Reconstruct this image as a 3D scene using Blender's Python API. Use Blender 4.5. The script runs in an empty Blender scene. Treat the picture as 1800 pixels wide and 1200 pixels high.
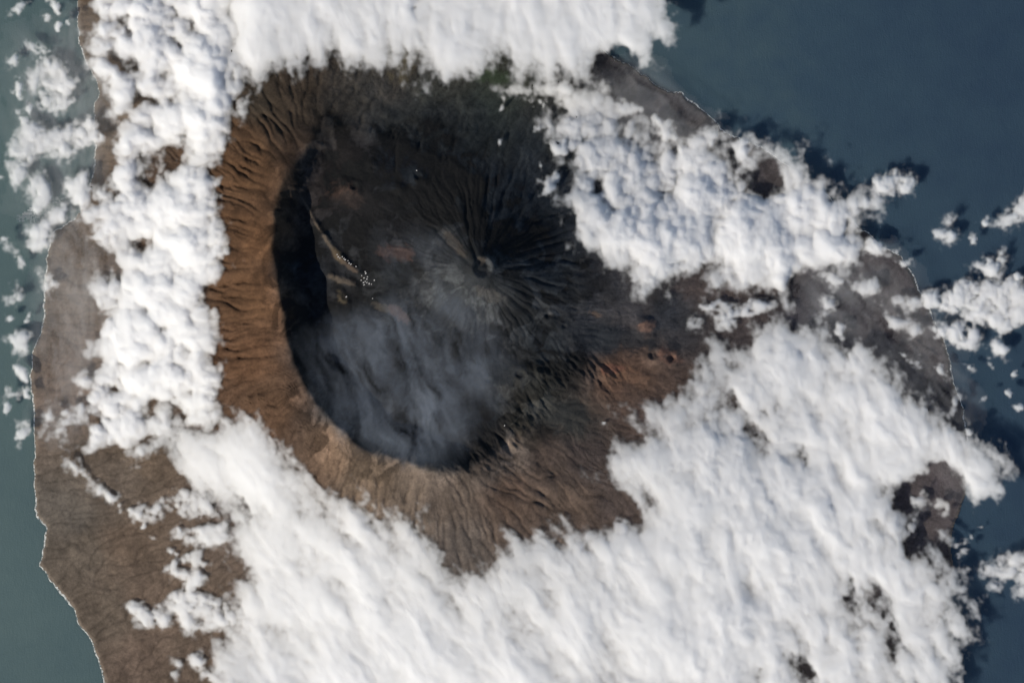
import bpy, math, time
import numpy as np
T0 = time.time()
# ------------------------------------------------------------------ camera, world, sun, exposure
# 1 Blender unit = 100 m.  Orbit photograph: camera 400 km up, looking straight down through a long lens.
U = 0.155                                   # units per photograph pixel at sea level (15.5 m)
def wx(px): return (px - 900.0) * U
def wy(py): return (600.0 - py) * U
scene = bpy.context.scene
col = scene.collection
SUN_EL, SUN_AZ = 34.0, 40.0                 # elevation; light comes from lower left, AZ degrees below the picture's left
cam_d = bpy.data.cameras.new('camera'); cam = bpy.data.objects.new('camera', cam_d); col.objects.link(cam)
cam.location = (0, 0, 4000); cam.rotation_euler = (0, 0, 0)
cam_d.sensor_width = 36; cam_d.lens = 36 * 4000 / (1800 * U)
cam_d.clip_start = 10; cam_d.clip_end = 60000
scene.camera = cam
dx, dy = -math.cos(math.radians(SUN_AZ)), -math.sin(math.radians(SUN_AZ))     # towards the sun, in plan
world = bpy.data.worlds.new('World'); scene.world = world; world.use_nodes = True
wn = world.node_tree.nodes; wl = world.node_tree.links
sky = wn.new('ShaderNodeTexSky'); sky.sky_type = 'NISHITA'; sky.sun_disc = False
sky.sun_elevation = math.radians(SUN_EL); sky.sun_rotation = math.atan2(dx, dy)
sky.altitude = 1500
wn['Background'].inputs['Strength'].default_value = 0.10
wl.new(sky.outputs[0], wn['Background'].inputs['Color'])
sun_d = bpy.data.lights.new('sun', 'SUN'); sun_d.energy = 4.4; sun_d.angle = math.radians(0.5); sun_d.color = (1.0, 0.93, 0.82)
sun = bpy.data.objects.new('sun', sun_d); col.objects.link(sun); sun.location = (dx * 500, dy * 500, 340)
sun.rotation_euler = (0, math.radians(90 - SUN_EL), math.atan2(dy, dx))
vs = scene.view_settings; vs.view_transform = 'Standard'; vs.look = 'None'; vs.exposure = 0.10; vs.gamma = 1; vs.use_curve_mapping = False
scene.render.engine = 'CYCLES'; cy = scene.cycles
cy.use_denoising = True; cy.max_bounces = 32; cy.volume_bounces = 24; cy.diffuse_bounces = 5; cy.transparent_max_bounces = 24; cy.glossy_bounces = 2
cy.sample_clamp_indirect = 4

# ------------------------------------------------------------------ numpy noise
def _hash(ix, iy, seed):
    h = (ix.astype(np.int64) * 374761393 + iy.astype(np.int64) * 668265263 + seed * 974634719) & 0xFFFFFFFF
    h = ((h ^ (h >> 13)) * 1274126177) & 0xFFFFFFFF
    h = ((h ^ (h >> 16)) * 2246822519) & 0xFFFFFFFF
    return ((h ^ (h >> 15)) & 0xFFFFFF).astype(np.float32) / 16777215.0
def vnoise(x, y, seed):
    ix = np.floor(x); iy = np.floor(y); fx = (x - ix).astype(np.float32); fy = (y - iy).astype(np.float32)
    fx = fx * fx * fx * (fx * (fx * 6 - 15) + 10); fy = fy * fy * fy * (fy * (fy * 6 - 15) + 10)
    ix = ix.astype(np.int64); iy = iy.astype(np.int64)
    a = _hash(ix, iy, seed); b = _hash(ix + 1, iy, seed); c = _hash(ix, iy + 1, seed); d = _hash(ix + 1, iy + 1, seed)
    return (a + (b - a) * fx) * (1 - fy) + (c + (d - c) * fx) * fy
def fbm(x, y, scale, seed, octv=4, gain=0.5):
    s = 0; amp = 1; tot = 0; f = 1.0 / scale
    for o in range(octv):
        c, sn = math.cos(o * 0.9 + 0.4), math.sin(o * 0.9 + 0.4)
        s = s + amp * vnoise((x * c - y * sn) * f + o * 17.3, (x * sn + y * c) * f + o * 9.1, seed + o * 31)
        tot += amp; amp *= gain; f *= 2.03
    return s / tot - 0.5                     # about -0.5..0.5
def domes(x, y, scale, seed):                # rounded heaps of random size, 0..1
    gx, gy = x / scale, y / scale
    ix = np.floor(gx).astype(np.int64); iy = np.floor(gy).astype(np.int64)
    best = np.zeros(x.shape, np.float32)
    for oy in (-1, 0, 1):
        for ox in (-1, 0, 1):
            jx, jy = ix + ox, iy + oy
            px = jx + 0.1 + 0.8 * _hash(jx, jy, seed); py = jy + 0.1 + 0.8 * _hash(jx, jy, seed + 7)
            r = 0.55 + 0.55 * _hash(jx, jy, seed + 13)
            d2 = ((gx - px) ** 2 + (gy - py) ** 2) / (r * r)
            best = np.maximum(best, np.sqrt(np.maximum(0, 1 - d2)) * (r * 0.9))
    return best
def sstep(a, b, x):
    t = np.clip((x - a) / (b - a), 0, 1); return t * t * (3 - 2 * t)
# signed distance to polygons, worked out on a coarse lattice and sampled
LX0, LY0, LST = -420.0, -420.0, 5.0
LXN, LYN = 530, 410
_lx, _ly = np.meshgrid(LX0 + np.arange(LXN) * LST, LY0 + np.arange(LYN) * LST)
def dist_poly(pts, closed=True):
    P = np.array(pts, np.float32); n = len(P); best = np.full(_lx.shape, 1e12, np.float32); inside = np.zeros(_lx.shape, bool)
    for i in range(n if closed else n - 1):
        a = P[i]; b = P[(i + 1) % n]; e = b - a; L2 = float(e @ e) + 1e-9
        t = np.clip(((_lx - a[0]) * e[0] + (_ly - a[1]) * e[1]) / L2, 0, 1)
        best = np.minimum(best, (_lx - a[0] - t * e[0]) ** 2 + (_ly - a[1] - t * e[1]) ** 2)
        if closed:
            cr = (a[1] > _ly) != (b[1] > _ly)
            with np.errstate(divide='ignore', invalid='ignore'):
                xi = a[0] + (_ly - a[1]) * (e[0] / (e[1] if abs(e[1]) > 1e-9 else 1e-9))
            inside ^= cr & (_lx < xi)
    d = np.sqrt(best)
    return np.where(inside, d, -d) if closed else d
def samp(L, x, y):
    gx = np.clip((x - LX0) / LST, 0, LXN - 1.001); gy = np.clip((y - LY0) / LST, 0, LYN - 1.001)
    ix = gx.astype(np.int32); iy = gy.astype(np.int32); fx = (gx - ix).astype(np.float32); fy = (gy - iy).astype(np.float32)
    return (L[iy, ix] * (1 - fx) + L[iy, ix + 1] * fx) * (1 - fy) + (L[iy + 1, ix] * (1 - fx) + L[iy + 1, ix + 1] * fx) * fy

# ------------------------------------------------------------------ the island's plan
COAST = [(185,1200),(163,1133),(162,1123),(140,1100),(123,1060),(103,1033),(85,1017),(72,990),(80,947),(82,927),(65,903),(63,867),(57,810),
 (60,790),(60,717),(55,647),(60,613),(78,567),(80,510),(83,463),(88,420),(100,405),(128,390),(143,367),(155,330),(167,293),(170,267),(166,215),
 (167,183),(177,163),(160,120),(142,80),(138,40),(138,0),(150,-40),(220,-90),(330,-130),(480,-165),(620,-165),(750,-130),(860,-80),(940,-20),
 (1000,40),(1060,90),(1100,114),(1125,128),(1150,148),(1180,164),(1200,165),(1222,185),(1245,200),(1258,212),(1275,230),(1300,243),(1320,250),
 (1340,262),(1400,300),(1450,340),(1490,380),(1512,400),(1535,420),(1560,440),(1580,450),(1595,470),(1608,490),(1615,510),(1625,530),(1640,560),
 (1655,590),(1668,625),(1673,660),(1685,690),(1693,720),(1695,735),(1700,780),(1705,830),(1695,880),(1683,905),(1675,930),(1672,960),(1676,1000),
 (1670,1040),(1650,1100),(1610,1160),(1560,1220),(1480,1290),(1350,1350),(1180,1400),(980,1420),(780,1410),(560,1380),(380,1330),(260,1270),(210,1235)]
RIM = [(548,248),(528,280),(505,310),(488,350),(481,390),(477,430),(483,470),(492,505),(503,570),(511,612),(522,645),(540,685),(562,714),(590,742),
 (612,762),(622,778),(650,793),(672,800),(700,806),(730,814),(745,822),(790,828),(832,822),(866,795),(900,765),(925,735),(950,700)]
KERN = RIM + [(985,640),(1000,570),(985,500),(945,420),(880,350),(800,290),(700,248),(620,225),(575,228)]
L_coast = dist_poly(COAST); L_kern = dist_poly(KERN)
HK_PTS = [(548,248,22.5),(505,310,25.5),(477,430,26.5),(503,570,27.0),(562,714,26.0),(650,793,25.0),(745,822,23.5),(832,822,22.0),(900,765,18.4),
          (950,700,16.0),(985,640,14.2),(1000,570,13.4),(945,420,13.2),(800,290,13.2),(700,248,13.6),(620,225,14.8),(580,230,17.4)]
def shepard(x, y, pts, p=3.0):
    num = 0; den = 0
    for q in pts:
        w = 1.0 / (((x - q[0]) ** 2 + (y - q[1]) ** 2 + 900.0) ** (p / 2)); num = num + w * q[2]; den = den + w
    return num / den
L_hk = shepard(_lx, _ly, HK_PTS)
PICO = (842.0, 472.0)
# cinder cones: x, y, radius px, height (units), crater share
CONES = [(617,330,20,1.1,.5),(655,292,13,.8,.4),(967,558,17,1.2,.55),(990,576,12,.8,.5),(1004,592,9,.5,.4),(826,553,13,1.0,.5),(815,567,11,.7,.4),
 (918,652,22,1.6,.5),(946,650,17,1.3,.55),(1132,575,24,1.9,.0),(1152,630,23,1.5,.55),(1176,622,22,1.6,.5),(860,672,17,1.0,.5),(738,316,17,1.1,.5),
 (703,332,15,.9,.0),(904,748,8,.5,.6),(903,785,8,.5,.6),(1062,655,14,.7,.0),(1085,552,6,.5,.5)]

def base_height(x, y):
    wxp = x + 14 * fbm(x, y, 60, 5, 3); wyp = y + 14 * fbm(x, y, 60, 6, 3)
    wc = sstep(0, 60, samp(L_coast, x, y))
    sd = samp(L_coast, x + (wxp - x) * .35 + 8 * fbm(x, y, 15, 7, 3, .6), y + (wyp - y) * .35 + 8 * fbm(x, y, 15, 8, 3, .6))
    k = samp(L_kern, x + 12 * fbm(x, y, 24, 15, 4, .6), y + 12 * fbm(x, y, 24, 16, 4, .6))
    hk = samp(L_hk, x, y) + 1.0 * fbm(x, y, 55, 21, 3)
    dk = np.maximum(0, -k); s = np.maximum(sd, 0)
    u = s / (s + dk + 1e-3)
    h_out = hk * (0.25 * u + 0.75 * u ** 1.55) + 0.5 * sstep(0, 5, sd)
    floor = 16.8 - 1.6 * sstep(870, 1000, x) - 1.2 * sstep(340, 240, y) + 0.9 * fbm(x, y, 90, 31, 4) + 0.35 * fbm(x, y, 14, 32, 3)
    din = np.maximum(k, 0); weak = sstep(19.0, 16.6, hk); prof = 1 - sstep(0, 1, din / (46 + 16 * fbm(x, y, 40, 33, 3)))
    prof = 0.75 * prof + 0.25 * np.clip(1 - din / 75, 0, 1) ** 2
    prof = prof * (1 - weak) + weak * np.exp(-din / 60.0)
    h_in = floor + (hk - floor) * prof + .5
    h = np.where(k > 0, h_in, h_out)
    # the summit cone
    r = np.hypot(x - PICO[0], y - PICO[1]) * (1 + .10 * fbm(x, y, 70, 41, 3))
    cone = 28.6 - .098 * np.minimum(r, 100) - 5.6 * (1 - np.exp(-np.maximum(0, r - 100) / 75)) - .036 * np.maximum(0, r - 100)
    a = 0.35; m = np.maximum(h, cone); h = m + a * np.log1p(np.exp(-np.abs(h - cone) / a)) * .6
    cr = np.hypot((x - 848) / 1.0, (y - 471) / 1.05)
    h = h - 1.9 * sstep(19, 9, cr) + .35 * np.exp(-((cr - 19) / 5) ** 2)
    # breach of the crater towards the upper left
    tb = (x - 842) * -.35 + (y - 465) * -.94; sb = (x - 842) * .94 + (y - 465) * -.35
    h = h - .8 * np.exp(-(sb / 4) ** 2) * sstep(-8, 6, tb) * sstep(60, 10, tb)
    tb = (x - 830) * -.72 + (y - 468) * -.69; sb = (x - 830) * .69 + (y - 468) * -.72
    h = h - .55 * np.exp(-(sb / 4) ** 2) * sstep(-4, 6, tb) * sstep(55, 10, tb)
    for (cx, cyy, cr_, ch, cs) in CONES:
        d = np.hypot(x - cx, y - cyy) * (1 + .55 * fbm(x, y, 14, int(cx), 3)) / cr_
        ch = ch * .75; h = h + ch * np.clip(1.05 - d, 0, 1) * 1.2
        if cs:
            an = cx * 1.7; d2 = np.hypot(x - cx - .3 * cr_ * math.cos(an), (y - cyy - .3 * cr_ * math.sin(an)) * 1.25) * (1 + .6 * fbm(x, y, 9, int(cyy), 2)) / cr_
            h = h - ch * .95 * sstep(cs, cs * .3, d2)
    # talus fans under the western wall
    for (x0, y0, x1, y1, w, a_) in [(540,362,560,396,4,.5),(556,392,576,420,5,.8),(572,412,600,452,6,.9),(600,452,636,482,5,.8),(586,486,622,499,7,.9),(592,520,612,532,6,.7),(604,512,596,545,4,.5)]:
        ex, ey = x1 - x0, y1 - y0; t = np.clip(((x - x0) * ex + (y - y0) * ey) / (ex * ex + ey * ey), 0, 1)
        h = h + a_ * (.55 + 1.3 * np.abs(fbm(x, y, 9, 36, 3))) * np.exp(-(((x - x0 - t * ex) ** 2 + (y - y0 - t * ey) ** 2) / (w * w)))
    flank = sstep(-4, -40, k) * wc
    # broken fluted ridge that closes the caldera at the south-east
    dr = np.full(x.shape, 1e9)
    for (x0, y0), (x1, y1) in zip([(800,826),(866,795),(905,752),(935,705),(962,660),(1010,645)], [(866,795),(905,752),(935,705),(962,660),(1010,645),(1060,660)]):
        ex, ey = x1 - x0, y1 - y0; t = np.clip(((x - x0) * ex + (y - y0) * ey) / (ex * ex + ey * ey), 0, 1); dr = np.minimum(dr, np.hypot(x - x0 - t * ex, y - y0 - t * ey))
    qx = x * .80 - y * .60; qy = x * .60 + y * .80
    flute = .5 - 2 * np.abs(fbm(qx * 2.3 + 8 * fbm(x, y, 20, 56, 2), qy * .8, 26, 57, 4, .55))
    h = h + np.exp(-(dr / 34) ** 2) * (1.8 * flute + .5) * sstep(5, 40, sd)
    th = np.arctan2(y - 560, x - 720) * 380; rr = np.hypot(x - 720, y - 560)
    rib = np.abs(fbm(th + 26 * fbm(x, y, 45, 58, 3), rr * .16 + 9 * fbm(x, y, 30, 59, 3), 11, 60, 4, .62))
    ribs = sstep(-1, -14, k) * sstep(-330, -120, k) * wc * (.35 + .65 * sstep(620, 540, x)) * (.5 + .5 * sstep(200, 270, y))
    h = h - ribs * .75 * np.clip(.16 - rib, 0, 1) * 3.2 * (.4 + 1.2 * sstep(-.2, .25, fbm(x, y, 70, 61, 3)))
    tc = np.arctan2(y - PICO[1], x - PICO[0]) * 90; rc = np.hypot(x - PICO[0], y - PICO[1])
    rb = np.abs(fbm(tc + 12 * fbm(x, y, 40, 62, 3), rc * .10, 9, 63, 4, .6))
    h = h - .6 * np.clip(.15 - rb, 0, 1) * 3 * sstep(20, 45, rc) * sstep(260, 120, rc)
    h = h + flank * (1.0 * fbm(x, y, 70, 51, 4)) + wc * .30 * fbm(x, y, 16, 52, 3)
    return h, sd, k

# regular lattice for rain erosion, 2 px cells
EX0, EY0, EST = 20.0, -60.0, 2.0
EXN, EYN = 850, 660
ex_, ey_ = np.meshgrid(EX0 + np.arange(EXN) * EST, EY0 + np.arange(EYN) * EST)
H0, SD0, K0 = base_height(ex_, ey_)
def erode(H, seeds, n, steps, rng, carve, inertia=.25):
    H = H.copy().ravel(); ny, nx = EYN, EXN; acc = np.zeros(H.size, np.float32)
    p = rng.random((n, 2)).astype(np.float32); x = p[:, 0] * (nx - 3) + 1; y = p[:, 1] * (ny - 3) + 1
    keep = seeds.ravel()[(y.astype(int) * nx + x.astype(int))] > rng.random(n); x = x[keep]; y = y[keep]
    vx = np.zeros_like(x); vy = np.zeros_like(y); alive = np.ones_like(x)
    for s in range(steps):
        ix = x.astype(np.int32); iy = y.astype(np.int32); i = iy * nx + ix; fx = x - ix; fy = y - iy
        a, b, c, d = H[i], H[i + 1], H[i + nx], H[i + nx + 1]
        gx = (b - a) * (1 - fy) + (d - c) * fy; gy = (c - a) * (1 - fx) + (d - b) * fx
        vx = vx * inertia - gx * (1 - inertia); vy = vy * inertia - gy * (1 - inertia)
        l = np.sqrt(vx * vx + vy * vy) + 1e-6; slope = np.sqrt(gx * gx + gy * gy)
        nxp = np.clip(x + vx / l, 1, nx - 3); nyp = np.clip(y + vy / l, 1, ny - 3)
        jx = nxp.astype(np.int32); jy = nyp.astype(np.int32); j = jy * nx + jx; gx2 = nxp - jx; gy2 = nyp - jy
        hn = (H[j] * (1 - gx2) + H[j + 1] * gx2) * (1 - gy2) + (H[j + nx] * (1 - gx2) + H[j + nx + 1] * gx2) * gy2
        hc = (a * (1 - fx) + b * fx) * (1 - fy) + (c * (1 - fx) + d * fx) * fy
        drop = hc - hn; alive = alive * (drop > 0)
        cut = np.minimum(carve * np.minimum(slope, .5) * min(1.0, (s + 2) / 14.0), np.maximum(drop, 0) * .25) * alive
        w = np.stack([(1 - fx) * (1 - fy), fx * (1 - fy), (1 - fx) * fy, fx * fy])
        idx = np.concatenate([i, i + 1, i + nx, i + nx + 1])
        cutw = (w * cut).ravel()
        dH = np.bincount(idx, cutw, H.size).astype(np.float32)
        H -= np.minimum(dH, .08)
        acc += np.bincount(idx, (w * alive).ravel(), H.size).astype(np.float32)
        x, y = nxp, nyp
    return H.reshape(ny, nx), acc.reshape(ny, nx)
rng = np.random.default_rng(4)
weak0 = sstep(19.0, 16.6, samp(L_hk, ex_, ey_))
seedmap = (sstep(0, 30, SD0) * (1 - (1 - weak0) * .75 * sstep(-6, 6, K0))).astype(np.float32)
HE = H0.astype(np.float32); ACC = np.zeros_like(HE)
for rnd in range(4):
    HE, a_ = erode(HE, seedmap, 60000, 70, rng, .030)
    ACC += a_
    # soften single-cell noise a little
    HE = HE * .72 + .07 * (np.roll(HE, 1, 0) + np.roll(HE, -1, 0) + np.roll(HE, 1, 1) + np.roll(HE, -1, 1))
DE = HE - H0; fade = sstep(0, 25, ex_ - EX0) * sstep(EX0 + EXN * EST, EX0 + EXN * EST - 25, ex_) * sstep(0, 25, ey_ - EY0) * sstep(EY0 + EYN * EST, EY0 + EYN * EST - 25, ey_)
DEw = DE
for _ in range(8): DEw = (DEw * 2 + np.roll(DEw, 1, 0) + np.roll(DEw, -1, 0) + np.roll(DEw, 1, 1) + np.roll(DEw, -1, 1)) / 6
DE = (DE * .75 + DEw * 1.35) * (1 - (1 - weak0) * .7 * sstep(0, 12, K0))
DE = (DE * fade).astype(np.float32); ACCL = np.log1p(ACC) * fade
print('erosion done', round(time.time() - T0, 1), 'cut', DE.min(), DE.mean())
def esamp(A, x, y):
    gx = (x - EX0) / EST; gy = (y - EY0) / EST; ok = (gx > 0) & (gx < EXN - 1.01) & (gy > 0) & (gy < EYN - 1.01)
    gx = np.clip(gx, 0, EXN - 1.01); gy = np.clip(gy, 0, EYN - 1.01)
    ix = gx.astype(np.int32); iy = gy.astype(np.int32); fx = (gx - ix).astype(np.float32); fy = (gy - iy).astype(np.float32)
    v = (A[iy, ix] * (1 - fx) + A[iy, ix + 1] * fx) * (1 - fy) + (A[iy + 1, ix] * (1 - fx) + A[iy + 1, ix + 1] * fx) * fy
    return np.where(ok, v, 0)
def ground(x, y, full=False):
    h, sd, k = base_height(x, y); h = h + esamp(DE, x, y) * (.6 + (1.3 + .7 * sstep(640, 560, x)) * sstep(8, 19, h)) * (1 - .45 * sstep(230, 120, np.hypot(x - PICO[0], y - PICO[1])))
    h = np.where(sd > 0, np.maximum(h, .12), -0.35)
    return (h, sd, k) if full else h

# ------------------------------------------------------------------ helpers for materials and objects
def new_mat(name):
    m = bpy.data.materials.new(name); m.use_nodes = True; nt = m.node_tree; nt.nodes.clear()
    out = nt.nodes.new('ShaderNodeOutputMaterial'); return m, nt, out
def node(nt, t, **kw):
    n = nt.nodes.new(t)
    for k, v in kw.items():
        if k in n.inputs: n.inputs[k].default_value = v
        else: setattr(n, k, v)
    return n
def mesh_obj(name, verts, faces, mat, normals=None, attrs=None, parent=None, smooth=True):
    me = bpy.data.meshes.new(name); nv = len(verts); nf = len(faces); q = faces.shape[1]
    me.vertices.add(nv); me.vertices.foreach_set('co', np.ascontiguousarray(verts, np.float32).ravel())
    me.loops.add(nf * q); me.loops.foreach_set('vertex_index', np.ascontiguousarray(faces, np.int32).ravel())
    me.polygons.add(nf); me.polygons.foreach_set('loop_start', np.arange(0, nf * q, q, dtype=np.int32))
    if smooth: me.polygons.foreach_set('use_smooth', np.ones(nf, bool))
    me.update(calc_edges=True)
    for an, av in (attrs or {}).items():
        if av.ndim == 2:
            at = me.attributes.new(an, 'FLOAT_COLOR', 'POINT')
            at.data.foreach_set('color', np.concatenate([av, np.ones((nv, 1))], 1).astype(np.float32).ravel())
        else:
            at = me.attributes.new(an, 'FLOAT', 'POINT'); at.data.foreach_set('value', av.astype(np.float32))
    if normals is not None: me.normals_split_custom_set_from_vertices(np.ascontiguousarray(normals, np.float32).reshape(-1, 3))
    me.materials.append(mat)
    o = bpy.data.objects.new(name, me); col.objects.link(o)
    if parent: o.parent = parent
    return o
def tag(o, label=None, cat=None, group=None, kind=None):
    if label: o['label'] = label
    if cat: o['category'] = cat
    if group: o['group'] = group
    if kind: o['kind'] = kind
    return o
def axis(lo, a, b, hi, fine, coarse):
    return np.concatenate([np.arange(lo, a, coarse), np.arange(a, b, fine), np.arange(b, hi, coarse)])
def grid_normals(Z, xs, ys):
    gy, gx = np.gradient(Z, ys * -U, xs * U) if False else (np.gradient(Z, ys, axis=0) / -U, np.gradient(Z, xs, axis=1) / U)
    n = np.stack([-gx, -gy, np.ones_like(Z)], -1); return n / np.linalg.norm(n, axis=-1, keepdims=True)

# ------------------------------------------------------------------ sea
m_sea, nt, out = new_mat('sea_water')
geo = node(nt, 'ShaderNodeNewGeometry'); L = nt.links.new
def noise(scale, detail=3, rough=.5, vec=None, nt_=None):
    n = node(nt_ or nt, 'ShaderNodeTexNoise', Scale=scale, Detail=detail, Roughness=rough)
    (nt_ or nt).links.new(vec or geo.outputs['Position'], n.inputs['Vector']); return n
def ramp(fac, stops):
    r = node(nt, 'ShaderNodeValToRGB'); els = r.color_ramp.elements
    while len(els) < len(stops): els.new(.5)
    for e, (p, c) in zip(els, stops): e.position = p; e.color = (*c, 1)
    nt.links.new(fac, r.inputs[0]); return r
sx = node(nt, 'ShaderNodeSeparateXYZ'); L(geo.outputs['Position'], sx.inputs[0])
n1 = noise(.018, 5, .6); n2 = noise(.11, 5, .6); n3 = noise(2.2, 2)
# haze painted into the water colour: lighter and greener westward, deep blue eastward
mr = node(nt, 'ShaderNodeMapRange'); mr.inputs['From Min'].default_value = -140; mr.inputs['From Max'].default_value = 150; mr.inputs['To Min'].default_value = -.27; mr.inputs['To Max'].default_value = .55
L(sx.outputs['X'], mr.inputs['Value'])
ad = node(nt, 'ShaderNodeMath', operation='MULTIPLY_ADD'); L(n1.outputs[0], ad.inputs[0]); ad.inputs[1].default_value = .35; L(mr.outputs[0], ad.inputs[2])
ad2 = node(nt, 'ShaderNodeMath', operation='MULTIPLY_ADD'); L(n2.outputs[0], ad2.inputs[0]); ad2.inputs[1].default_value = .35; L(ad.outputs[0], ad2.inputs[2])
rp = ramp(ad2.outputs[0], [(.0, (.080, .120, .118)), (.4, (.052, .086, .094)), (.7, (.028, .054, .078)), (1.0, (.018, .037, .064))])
pass
b1 = node(nt, 'ShaderNodeBump', Strength=.3, Distance=.25); 
mp = node(nt, 'ShaderNodeMapping'); mp.inputs['Rotation'].default_value = (0, 0, math.radians(-58)); mp.inputs['Scale'].default_value = (1.6, .35, 1); L(geo.outputs['Position'], mp.inputs[0])
nw = noise(1.0, 3, .6, mp.outputs[0]); ma = node(nt, 'ShaderNodeMath', operation='ADD'); L(nw.outputs[0], ma.inputs[0]); L(n3.outputs[0], ma.inputs[1])
L(ma.outputs[0], b1.inputs['Height'])
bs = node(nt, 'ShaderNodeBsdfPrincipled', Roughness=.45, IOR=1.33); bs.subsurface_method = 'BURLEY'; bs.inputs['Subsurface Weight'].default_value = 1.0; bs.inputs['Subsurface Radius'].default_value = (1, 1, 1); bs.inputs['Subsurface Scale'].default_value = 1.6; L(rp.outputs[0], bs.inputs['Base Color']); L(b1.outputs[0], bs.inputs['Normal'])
L(bs.outputs[0], out.inputs[0])
g = 9000.0
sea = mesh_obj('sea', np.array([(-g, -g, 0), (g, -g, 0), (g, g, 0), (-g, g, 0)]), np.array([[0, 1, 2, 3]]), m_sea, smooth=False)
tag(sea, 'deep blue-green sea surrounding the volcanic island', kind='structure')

# ------------------------------------------------------------------ island terrain
xs = axis(30, 30, 1730, 1760, 1.85, 8.0); ys = axis(-200, 0, 1200, 1450, 1.85, 9.0)
X, Y = np.meshgrid(xs, ys); Z, SD, K = ground(X, Y, True)
N = grid_normals(Z, xs, ys)
acc = esamp(ACCL, X, Y)
# soils and lavas: colour of the ground itself at chosen places (linear albedo)
SOIL = [(430,300,(.140,.075,.037)),(450,420,(.138,.072,.035)),(440,520,(.150,.080,.040)),(430,620,(.150,.080,.042)),(470,720,(.145,.084,.048)),(410,230,(.115,.066,.035)),
 (450,180,(.078,.060,.040)),(520,160,(.080,.058,.038)),(600,150,(.075,.058,.042)),(680,150,(.075,.058,.042)),(780,150,(.050,.045,.034)),(860,160,(.044,.046,.034)),
 (560,800,(.145,.095,.062)),(650,850,(.150,.108,.076)),(720,880,(.140,.106,.080)),(790,870,(.125,.096,.076)),(800,960,(.110,.090,.076)),(900,870,(.120,.080,.058)),(1000,880,(.120,.085,.064)),
 (1080,870,(.090,.068,.058)),(950,800,(.085,.062,.050)),(1030,800,(.072,.055,.048)),(1000,740,(.052,.048,.042)),(1090,660,(.110,.066,.046)),(1130,680,(.095,.062,.046)),(1150,730,(.085,.060,.050)),
 (1060,600,(.036,.038,.042)),(960,600,(.045,.044,.042)),(1100,520,(.055,.046,.042)),(1180,560,(.042,.042,.045)),(1250,510,(.075,.060,.055)),(1330,510,(.078,.062,.058)),
 (900,420,(.026,.027,.028)),(960,480,(.042,.042,.042)),(880,330,(.026,.027,.028)),(780,300,(.026,.027,.028)),(700,300,(.026,.027,.028)),(620,290,(.070,.054,.046)),(590,340,(.066,.048,.040)),
 (600,400,(.045,.040,.036)),(540,470,(.035,.034,.034)),(580,600,(.032,.033,.034)),(680,480,(.052,.047,.040)),(740,460,(.070,.062,.054)),(800,500,(.080,.072,.062)),(840,520,(.078,.070,.060)),
 (700,430,(.070,.060,.054)),(850,600,(.056,.050,.046)),(700,650,(.040,.040,.040)),(620,720,(.040,.040,.040)),(780,760,(.045,.044,.042)),(850,740,(.040,.040,.040)),(895,770,(.125,.096,.075)),(925,720,(.115,.094,.070)),(945,690,(.10,.085,.065)),(875,800,(.125,.098,.08)),
 (990,230,(.032,.032,.029)),(850,240,(.032,.032,.028)),(940,330,(.026,.027,.028)),(700,220,(.040,.036,.030)),(780,220,(.034,.032,.028)),(1100,150,(.072,.064,.064)),(1180,190,(.070,.062,.064)),(1250,240,(.085,.075,.072)),(1330,320,(.075,.065,.065)),(1480,520,(.060,.055,.060)),(1560,480,(.068,.058,.060)),(1580,600,(.066,.058,.060)),
 (1650,680,(.066,.058,.060)),(1640,860,(.075,.064,.066)),(1650,960,(.075,.064,.064)),(1450,560,(.060,.056,.062)),(1400,1150,(.09,.075,.068)),
 (120,700,(.135,.100,.078)),(110,500,(.140,.112,.090)),(200,850,(.115,.090,.070)),(120,900,(.118,.100,.082)),(250,800,(.115,.084,.060)),(220,950,(.122,.088,.064)),(140,980,(.120,.096,.074)),(260,1050,(.118,.086,.064)),(240,1150,(.125,.090,.068)),
 (180,1080,(.118,.092,.070)),(330,1150,(.120,.088,.066)),(180,200,(.13,.10,.075)),(300,500,(.13,.09,.06)),(400,900,(.12,.09,.07)),(900,1100,(.11,.085,.07))]
Xw = X + 46 * fbm(X, Y, 55, 71, 4); Yw = Y + 46 * fbm(X, Y, 55, 72, 4)
numr = np.zeros(X.shape + (3,), np.float32); den = np.zeros(X.shape, np.float32)
for (px, py, c) in SOIL:
    w = (1.0 / ((Xw - px) ** 2 + (Yw - py) ** 2 + 150.0) ** 1.7).astype(np.float32); den += w
    for q in range(3): numr[..., q] += w * c[q]
COLR = numr / den[..., None]
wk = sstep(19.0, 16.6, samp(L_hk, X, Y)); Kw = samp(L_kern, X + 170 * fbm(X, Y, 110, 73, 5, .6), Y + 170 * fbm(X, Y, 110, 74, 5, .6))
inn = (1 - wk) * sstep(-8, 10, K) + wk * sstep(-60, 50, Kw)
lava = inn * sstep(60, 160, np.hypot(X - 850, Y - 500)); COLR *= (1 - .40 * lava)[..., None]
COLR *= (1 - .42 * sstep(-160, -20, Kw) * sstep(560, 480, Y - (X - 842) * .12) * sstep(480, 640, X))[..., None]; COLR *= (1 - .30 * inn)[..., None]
nor = sstep(-220, -60, Kw) * sstep(600, 480, Y - (X - 842) * .12) * sstep(520, 660, X)
COLR = COLR * (1 - np.maximum(inn, nor)[..., None] * np.array((.18, .04, -.12))); COLR *= .88; COLR *= (1 + .5 * np.maximum(sstep(-220, -60, Kw) * sstep(600, 480, Y - (X - 842) * .12) * sstep(520, 660, X), .15 * inn))[..., None]; COLR *= (1 + .05 * sstep(1320, 1480, X))[..., None]; wfl = sstep(620, 520, X) * sstep(-330, -200, K) * sstep(5, -5, K); COLR *= (1 - wfl[..., None] * np.array((.34, .34, .30)))  # blue tint in the caldera and north: haze painted into the ground colour
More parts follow.
